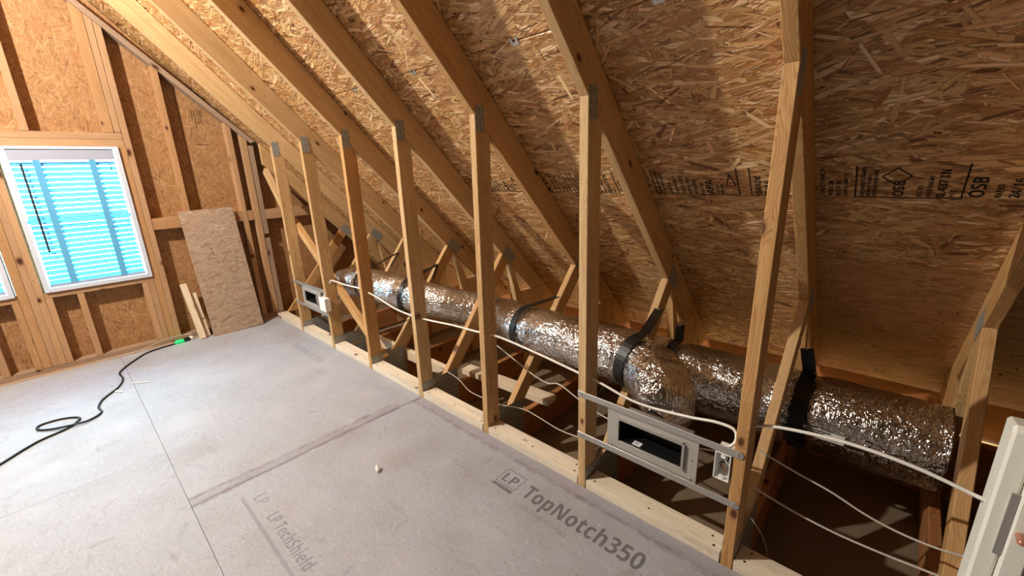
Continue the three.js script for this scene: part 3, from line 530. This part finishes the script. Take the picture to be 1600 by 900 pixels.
// ------------------------------------------------------------------ register boots and their metal bars
function boot(label, x0, x1, yLo, yHi, ox0, ox1, oy0, oy1, sticker) {
  const t = thing('register_boot', label, 'vent', [0, 0, 0]);
  const s = new THREE.Shape([[x0, yLo], [x1, yLo], [x1, yHi], [x0, yHi]].map((p) => new THREE.Vector2(...p)));
  s.holes.push(new THREE.Path([[ox0, oy0], [ox0, oy1], [ox1, oy1], [ox1, oy0]].map((p) => new THREE.Vector2(...p))));
  mesh('flange', new THREE.ExtrudeGeometry(s, { depth: 0.003, bevelEnabled: true, bevelSize: 0.0008, bevelThickness: 0.0008, bevelSegments: 1 }).translate(0, 0, -0.009), M.galvMatte, t);
  const d = -0.10, k = 0.002; // box behind, lined black
  mesh('box_side', boxGeo(ox0 - k, ox1 + k, oy1, oy1 + k, d, -0.004, { ch: 0 }), M.galv, t); mesh('box_side', boxGeo(ox0 - k, ox1 + k, oy0 - k, oy0, d, -0.004, { ch: 0 }), M.galv, t);
  mesh('box_side', boxGeo(ox0 - k, ox0, oy0, oy1, d, -0.004, { ch: 0 }), M.galv, t); mesh('box_side', boxGeo(ox1, ox1 + k, oy0, oy1, d, -0.004, { ch: 0 }), M.galv, t);
  mesh('black_lining', boxGeo(ox0, ox1, oy0, oy1, d, d + 0.004, { ch: 0 }), M.liner, t); mesh('black_lining', boxGeo(ox0 + 0.001, ox1 - 0.001, oy0, oy0 + 0.003, d + 0.004, -0.012, { ch: 0 }), M.liner, t); mesh('black_lining', boxGeo(ox0 + 0.001, ox1 - 0.001, oy1 - 0.003, oy1, d + 0.004, -0.012, { ch: 0 }), M.liner, t);
  mesh('black_lining', boxGeo(ox0, ox0 + 0.003, oy0 + 0.003, oy1 - 0.003, d + 0.004, -0.012, { ch: 0 }), M.liner, t); mesh('black_lining', boxGeo(ox1 - 0.003, ox1, oy0 + 0.003, oy1 - 0.003, d + 0.004, -0.012, { ch: 0 }), M.liner, t);
  // folded lips of the opening
  mesh('lip', boxGeo(ox0, ox1, oy1 - 0.004, oy1 + 0.006, -0.006, 0.006, { ch: 0.001 }), M.galv, t); mesh('lip', boxGeo(ox1 - 0.003, ox1 + 0.006, oy0, oy1, -0.006, 0.006, { ch: 0.001 }), M.galv, t);
  if (sticker) { const c = canvas(64, 48), q = c.getContext('2d'); q.fillStyle = '#eef0f2'; q.fillRect(0, 0, 64, 48); q.fillStyle = '#23262c'; q.font = 'bold 30px serif'; q.fillText('IV', 14, 34); const l = mesh('sticker', new THREE.BoxGeometry(0.034, 0.0008, 0.028), new THREE.MeshStandardMaterial({ map: canvasTex(c, true, false), roughness: 0.5 }), t); l.position.set(ox0 + 0.07, oy0 + 0.004, -0.03); }
  for (const [px, py] of [[x0 + 0.02, yHi - 0.012], [x1 - 0.02, yHi - 0.012], [x0 + 0.02, yLo + 0.012], [x1 - 0.02, yLo + 0.012], [ox1 + 0.03, (yLo + yHi) / 2]]) { const h = mesh('screw_head', new THREE.SphereGeometry(0.004, 8, 6), M.galv, t); h.position.set(px, py, -0.004); }
}
boot('large grey metal register boot with black opening hung between the near studs', 3.53, 3.888, 0.268, 0.452, 3.58, 3.838, 0.306, 0.412, true);
boot('small grey metal register boot with dark opening at the far end', 0.5, 0.87, 0.285, 0.468, 0.545, 0.80, 0.325, 0.428, false);
function bar(label, x0, x1, y) {
  const t = thing('hanger_bar', label, 'metal bar', [0, 0, 0], 'flat metal bars that hold the register boots');
  const s = new THREE.Shape(); const h = 0.0125; s.moveTo(x0, y - h); s.lineTo(x1 - h, y - h); s.absarc(x1 - h, y, h, -Math.PI / 2, Math.PI / 2, false); s.lineTo(x0, y + h); s.closePath();
  mesh('strip', new THREE.ExtrudeGeometry(s, { depth: 0.0025, bevelEnabled: true, bevelSize: 0.0006, bevelThickness: 0.0006, bevelSegments: 1, curveSegments: 8 }).translate(0, 0, 0.0012), M.galv, t);
  mesh('folded_edge', boxGeo(x0 + 0.05, x1 - 0.07, y - 0.0115, y - 0.009, -0.008, 0.001, { ch: 0 }), M.galv, t);
  for (const x of [x0 + 0.018, x1 - 0.018]) { const c = mesh('screw_head', new THREE.CylinderGeometry(0.0055, 0.006, 0.004, 10), M.galv, t); c.rotation.x = Math.PI / 2; c.position.set(x, y, 0.006); }
}
bar('upper flat metal bar above the near register boot', 3.39, 4.03, 0.456); bar('lower flat metal bar below the near register boot', 3.39, 4.035, 0.261);
bar('upper flat metal bar above the small far register boot', 0.341, 0.99, 0.476); bar('lower flat metal bar below the small far register boot', 0.341, 0.99, 0.281);

// ------------------------------------------------------------------ electrical boxes and cables
function tube(name, pts, r, mat, label, category, group, parent) {
  const c = new THREE.CatmullRomCurve3(pts.map((p) => new THREE.Vector3(...p)), false, 'centripetal'), m = mesh(name, new THREE.TubeGeometry(c, Math.ceil(c.getLength() * 60) + 8, r, 8), mat, parent);
  if (label) tag(m, label, category, group); return m;
}
{
  const t = thing('switch_box', 'open white plastic switch box on the tall right stud, wires inside', 'electrical box', [3.945, 0.338, 0.006]);
  const w = 0.05, h = 0.103, k = 0.003, d = -0.07;
  mesh('box_back', boxGeo(0, w, 0, h, d, d + k, { ch: 0.001 }), M.plastic, t);
  mesh('box_side', boxGeo(0, k, 0, h, d + k, 0, { ch: 0.001 }), M.plastic, t); mesh('box_side', boxGeo(w - k, w, 0, h, d + k, 0, { ch: 0.001 }), M.plastic, t); mesh('box_side', boxGeo(k, w - k, 0, k, d + k, 0, { ch: 0.001 }), M.plastic, t); mesh('box_side', boxGeo(k, w - k, h - k, h, d + k, 0, { ch: 0.001 }), M.plastic, t);
  const tab = (y) => { const q = mesh('screw_tab', new THREE.CylinderGeometry(0.008, 0.008, 0.005, 14), M.plastic, t); q.rotation.x = Math.PI / 2; q.position.set(w / 2, y, -0.004); }; tab(0.012); tab(h - 0.012);
  const wc = [new THREE.MeshStandardMaterial({ color: 0x1a1512, roughness: 0.5 }), M.plastic, new THREE.MeshStandardMaterial({ color: 0xb06a3a, metalness: 0.9, roughness: 0.35 })];
  [[0, 0.012, 0.03], [1, 0.03, 0.045], [2, 0.022, 0.02]].forEach(([k2, x1, y1]) => tube('wire', [[0.02 + 0.006 * k2, h - 0.01, d + 0.01], [0.034 - 0.008 * k2, h * 0.6, -0.03], [x1, y1 + 0.02, -0.02], [x1 + 0.012, y1, -0.03]], 0.0022, wc[k2], null, null, null, t));
  const ears = mesh('mounting_ear', new THREE.TorusGeometry(0.008, 0.0025, 6, 16), M.plastic, t); ears.position.set(0.03, h + 0.012, -0.02);
}
{
  const t = thing('junction_box', 'small white electrical box on the second stud from the gable', 'electrical box', [0.955, 0.335, 0.0]);
  mesh('box_body', boxGeo(0.0, 0.10, 0.0, 0.105, 0.002, 0.04, { ch: 0.003 }), M.plastic, t); mesh('cover_plate', boxGeo(-0.003, 0.103, -0.003, 0.108, 0.041, 0.045, { ch: 0.002 }), M.plastic, t);
}
const CG = 'pale cables strung through the knee wall';
tube('electrical_cable', [[0.99, 0.445, 0.02], [0.985, 0.50, -0.02], [1.0, 0.56, -0.05], [1.086, 0.57, -0.05], [1.253, 0.57, -0.048], [1.46, 0.58, -0.045], [1.57, 0.573, -0.045], [1.71, 0.553, -0.05], [1.917, 0.517, -0.05], [2.105, 0.509, -0.05], [2.272, 0.517, -0.05], [2.5, 0.538, -0.05], [2.731, 0.551, -0.05], [2.855, 0.561, -0.05], [3.1, 0.545, -0.05], [3.359, 0.517, -0.05], [3.455, 0.507, -0.05], [3.629, 0.48, -0.045], [3.828, 0.498, -0.045], [3.935, 0.517, -0.045], [3.985, 0.51, -0.045], [3.994, 0.48, -0.03], [3.975, 0.45, -0.02]], 0.0052, M.cable, 'thick white cable running from the far white box to the near switch box', 'cable');
tube('electrical_cable', [[4.042, 0.55, -0.05], [4.092, 0.568, -0.05], [4.266, 0.592, -0.05], [4.415, 0.585, -0.05], [4.545, 0.558, -0.05]], 0.0052, M.cable, 'white cable running right from the tall stud, topmost of three', 'cable');
tube('electrical_cable', [[4.045, 0.40, -0.15], [4.15, 0.372, -0.15], [4.258, 0.347, -0.15], [4.34, 0.318, -0.15], [4.419, 0.302, -0.15], [4.50, 0.30, -0.15], [4.57, 0.31, -0.15]], 0.0032, M.greyCable, 'thin grey cable right of the tall stud, middle of three', 'cable');
tube('electrical_cable', [[4.04, 0.248, -0.15], [4.15, 0.222, -0.15], [4.277, 0.206, -0.15], [4.40, 0.206, -0.15], [4.55, 0.216, -0.15]], 0.0034, M.greyCable, 'thin grey cable right of the tall stud, lowest of three', 'cable');
tube('electrical_cable', [[4.05, 0.114, -0.15], [4.088, 0.067, -0.15], [4.118, -0.014, -0.15], [4.125, -0.1, -0.16]], 0.0022, M.greyCable, 'thin wire drooping into the bay behind the last plate', 'cable');
tube('electrical_cable', [[2.697, 0.43, -0.19], [2.865, 0.359, -0.2], [2.977, 0.319, -0.2], [3.071, 0.306, -0.2], [3.133, 0.324, -0.2], [3.249, 0.287, -0.2], [3.386, 0.248, -0.2], [3.5, 0.24, -0.2], [3.7, 0.25, -0.2], [3.9, 0.30, -0.2], [3.998, 0.33, -0.2]], 0.0035, M.greyCable, 'thin grey cable sagging under the duct towards the near grille', 'cable');
tube('electrical_cable', [[2.225, 0.15, -0.15], [2.403, 0.124, -0.15], [2.494, 0.08, -0.15], [2.608, 0.075, -0.15], [2.737, 0.082, -0.15], [2.947, 0.128, -0.15], [3.036, 0.122, -0.15], [3.173, 0.105, -0.15], [3.292, 0.114, -0.15], [3.39, 0.13, -0.15]], 0.0028, M.greyCable, 'thin grey cable low in the bays, sagging behind the fifth stud', 'cable');

// ------------------------------------------------------------------ loose boards and braces
{
  const lw = (name, label, a, b, w, t, m, up, cat = 'board') => { const o = thing(name, label, cat, [0, 0, 0]); stick('board', a, b, w, t, m, o, up); return o; };
  lw('loose_board', 'short loose board lying across the bays behind the fifth stud', [2.13, 0.0, -0.44], [2.87, 0.0, -0.485], 0.089, 0.038, M.paleWood, [0, 1, 0]);
  lw('loose_board', 'long loose board lying behind the third and fourth studs', [1.0, 0.018, -0.30], [2.19, 0.018, -0.30], 0.038, 0.075, M.paleWood, [0, 1, 0]);
  lw('diagonal_brace', 'diagonal brace board crossing behind the second and third studs', [0.30, 0.985, -0.112], [1.60, 0.045, -0.112], 0.064, 0.038, wood(), [0, 0, 1], 'brace');
  lw('diagonal_brace', 'short diagonal brace rising behind the first stud beside the gable', [-0.20, 1.43, -0.112], [0.30, 0.88, -0.112], 0.064, 0.038, wood(), [0, 0, 1], 'brace');
}
// leaning sheet and offcuts by the gable
{
  const p = thing('panel_offcut', 'pinkish grey strand board sheet leaning on the gable wall', 'panel', [0, 0, 0]);
  stick('sheet', [-0.135, 0.002, 0.378], [-0.278, 1.115, 0.402], 0.41, 0.011, M.osbOffcut, p, [1, 0, 0], 'x');
  const a = thing('wood_offcut', 'taller pale stick leaning on the gable wall', 'offcut', [0, 0, 0]); stick('stick', [-0.165, 0.002, 0.662], [-0.272, 0.495, 0.695], 0.045, 0.038, M.paleWood, a, [1, 0, 0]);
  const b = thing('wood_offcut', 'shorter notched stick behind the taller one', 'offcut', [0, 0, 0]); stick('stick', [-0.205, 0.002, 0.613], [-0.235, 0.155, 0.621], 0.03, 0.035, M.paleWood, b, [1, 0, 0]); stick('stick', [-0.238, 0.165, 0.622], [-0.282, 0.40, 0.634], 0.03, 0.035, M.paleWood, b, [1, 0, 0]); stick('stick', [-0.245, 0.15, 0.622], [-0.25, 0.17, 0.623], 0.014, 0.02, M.paleWood, b, [1, 0, 0]);
}
// ------------------------------------------------------------------ extension cord and floor litter
{
  const t = thing('extension_cord', 'black extension cord with a green lit plug on the floor', 'cord');
  tube('cable', [[1.25, 0.006, 1.95], [1.09, 0.006, 1.806], [0.954, 0.006, 1.672], [0.894, 0.006, 1.548], [0.80, 0.006, 1.50], [0.725, 0.006, 1.579], [0.724, 0.006, 1.667], [0.78, 0.007, 1.675], [0.832, 0.008, 1.633], [0.89, 0.014, 1.54], [0.893, 0.010, 1.47], [0.824, 0.006, 1.405], [0.72, 0.006, 1.41], [0.613, 0.006, 1.384], [0.46, 0.006, 1.29], [0.316, 0.006, 1.253], [0.17, 0.006, 1.257], [0.06, 0.006, 1.21], [-0.06, 0.006, 1.13], [-0.156, 0.006, 1.05], [-0.19, 0.006, 0.95], [-0.20, 0.008, 0.86]], 0.0062, M.blackCord, null, null, null, t);
  const L = [-0.205, 0.016, 0.825], g = new THREE.CapsuleGeometry(0.016, 0.04, 6, 12); g.rotateX(Math.PI / 2);
  const lit = mesh('lit_connector', g, new THREE.MeshStandardMaterial({ color: 0x1c8f5a, emissive: 0x12d878, emissiveIntensity: 0.7, roughness: 0.3 }), t); lit.position.set(...L);
  const gl = new THREE.PointLight(0x2cf090, 0.006); gl.position.set(L[0] + 0.012, 0.04, L[2]); gl.castShadow = true; gl.name = 'connector_glow'; t.add(gl);
  const plug = mesh('plug', boxGeo(-0.018, 0.018, 0, 0.026, -0.045, 0.0, { ch: 0.006 }), M.blackCord, t); plug.position.set(-0.215, 0.002, 0.79); plug.rotation.y = 0.3;
  const wp = thing('white_plug', 'small white plug beside the lit black plug', 'plug', [-0.235, 0.0, 0.735]); mesh('plug_body', boxGeo(-0.012, 0.012, 0.001, 0.03, -0.012, 0.014, { ch: 0.004 }), M.plastic, wp);
  tube('string', [[-0.25, 0.045, 0.72], [-0.272, 0.05, 0.80], [-0.272, 0.046, 0.92], [-0.262, 0.03, 0.99], [-0.25, 0.012, 1.10], [-0.262, 0.005, 1.22], [-0.255, 0.004, 1.35]], 0.0025, M.greyCable, 'thin tan string lying along the gable bottom plate', 'string');
  const s1 = thing('wood_splinter', 'pale splinter nearest the cord loop on the floor', 'splinter', [0.487, 0.004, 1.175]); stick('splinter', [-0.04, 0, 0.055], [0.05, 0.002, -0.05], 0.008, 0.004, M.plastic, s1);
  const s2 = thing('wood_splinter', 'short white chip on the floor below the long splinter', 'splinter', [0.546, 0.005, 1.30]); stick('splinter', [-0.03, 0, 0.012], [0.03, 0.002, -0.018], 0.014, 0.006, M.plastic, s2);
  const crumb = thing('foam_crumb', 'lone white foam crumb on the open floor', 'crumb', [2.62, 0.0, 0.552]);
  const rr = rng(31); [[0, 0.011, 0, 0.011], [0.009, 0.01, 0.004, 0.009], [-0.006, 0.018, -0.003, 0.009]].forEach(([x, y, z, r]) => { const gg = new THREE.IcosahedronGeometry(r, 2), p = gg.attributes.position; for (let k = 0; k < p.count; k++) { const f = 0.9 + 0.2 * Math.abs(Math.sin(p.getX(k) * 900 + p.getY(k) * 700)); p.setXYZ(k, p.getX(k) * f, p.getY(k) * f, p.getZ(k) * f); } gg.computeVertexNormals(); const m = mesh('lobe', gg, M.plastic, crumb); m.position.set(x, y, z); });
}
// ------------------------------------------------------------------ work bulb under the ridge (above the frame, it throws the stud shadows)
{
  const t = thing('work_bulb', 'bare work bulb hanging on a cord under the ridge', 'lamp', LAMP.at), top = roofY(RIDGE) - LAMP.at[1] - 0.02;
  mesh('bulb', new THREE.SphereGeometry(0.035, 20, 14), new THREE.MeshStandardMaterial({ color: 0xffffff, emissive: LAMP.color, emissiveIntensity: 6, roughness: 0.3 }), t);
  const so = mesh('socket', new THREE.CylinderGeometry(0.02, 0.024, 0.06, 16), M.strap, t); so.position.y = 0.06;
  const co = mesh('cord', new THREE.CylinderGeometry(0.004, 0.004, top - 0.08, 8), M.strap, t); co.position.y = 0.09 + (top - 0.08) / 2;
  const l = new THREE.PointLight(LAMP.color, LAMP.power); l.name = 'bulb_light'; l.castShadow = true; l.shadow.radius = 1.5; t.add(l);
}
renderer.render(scene, camera);
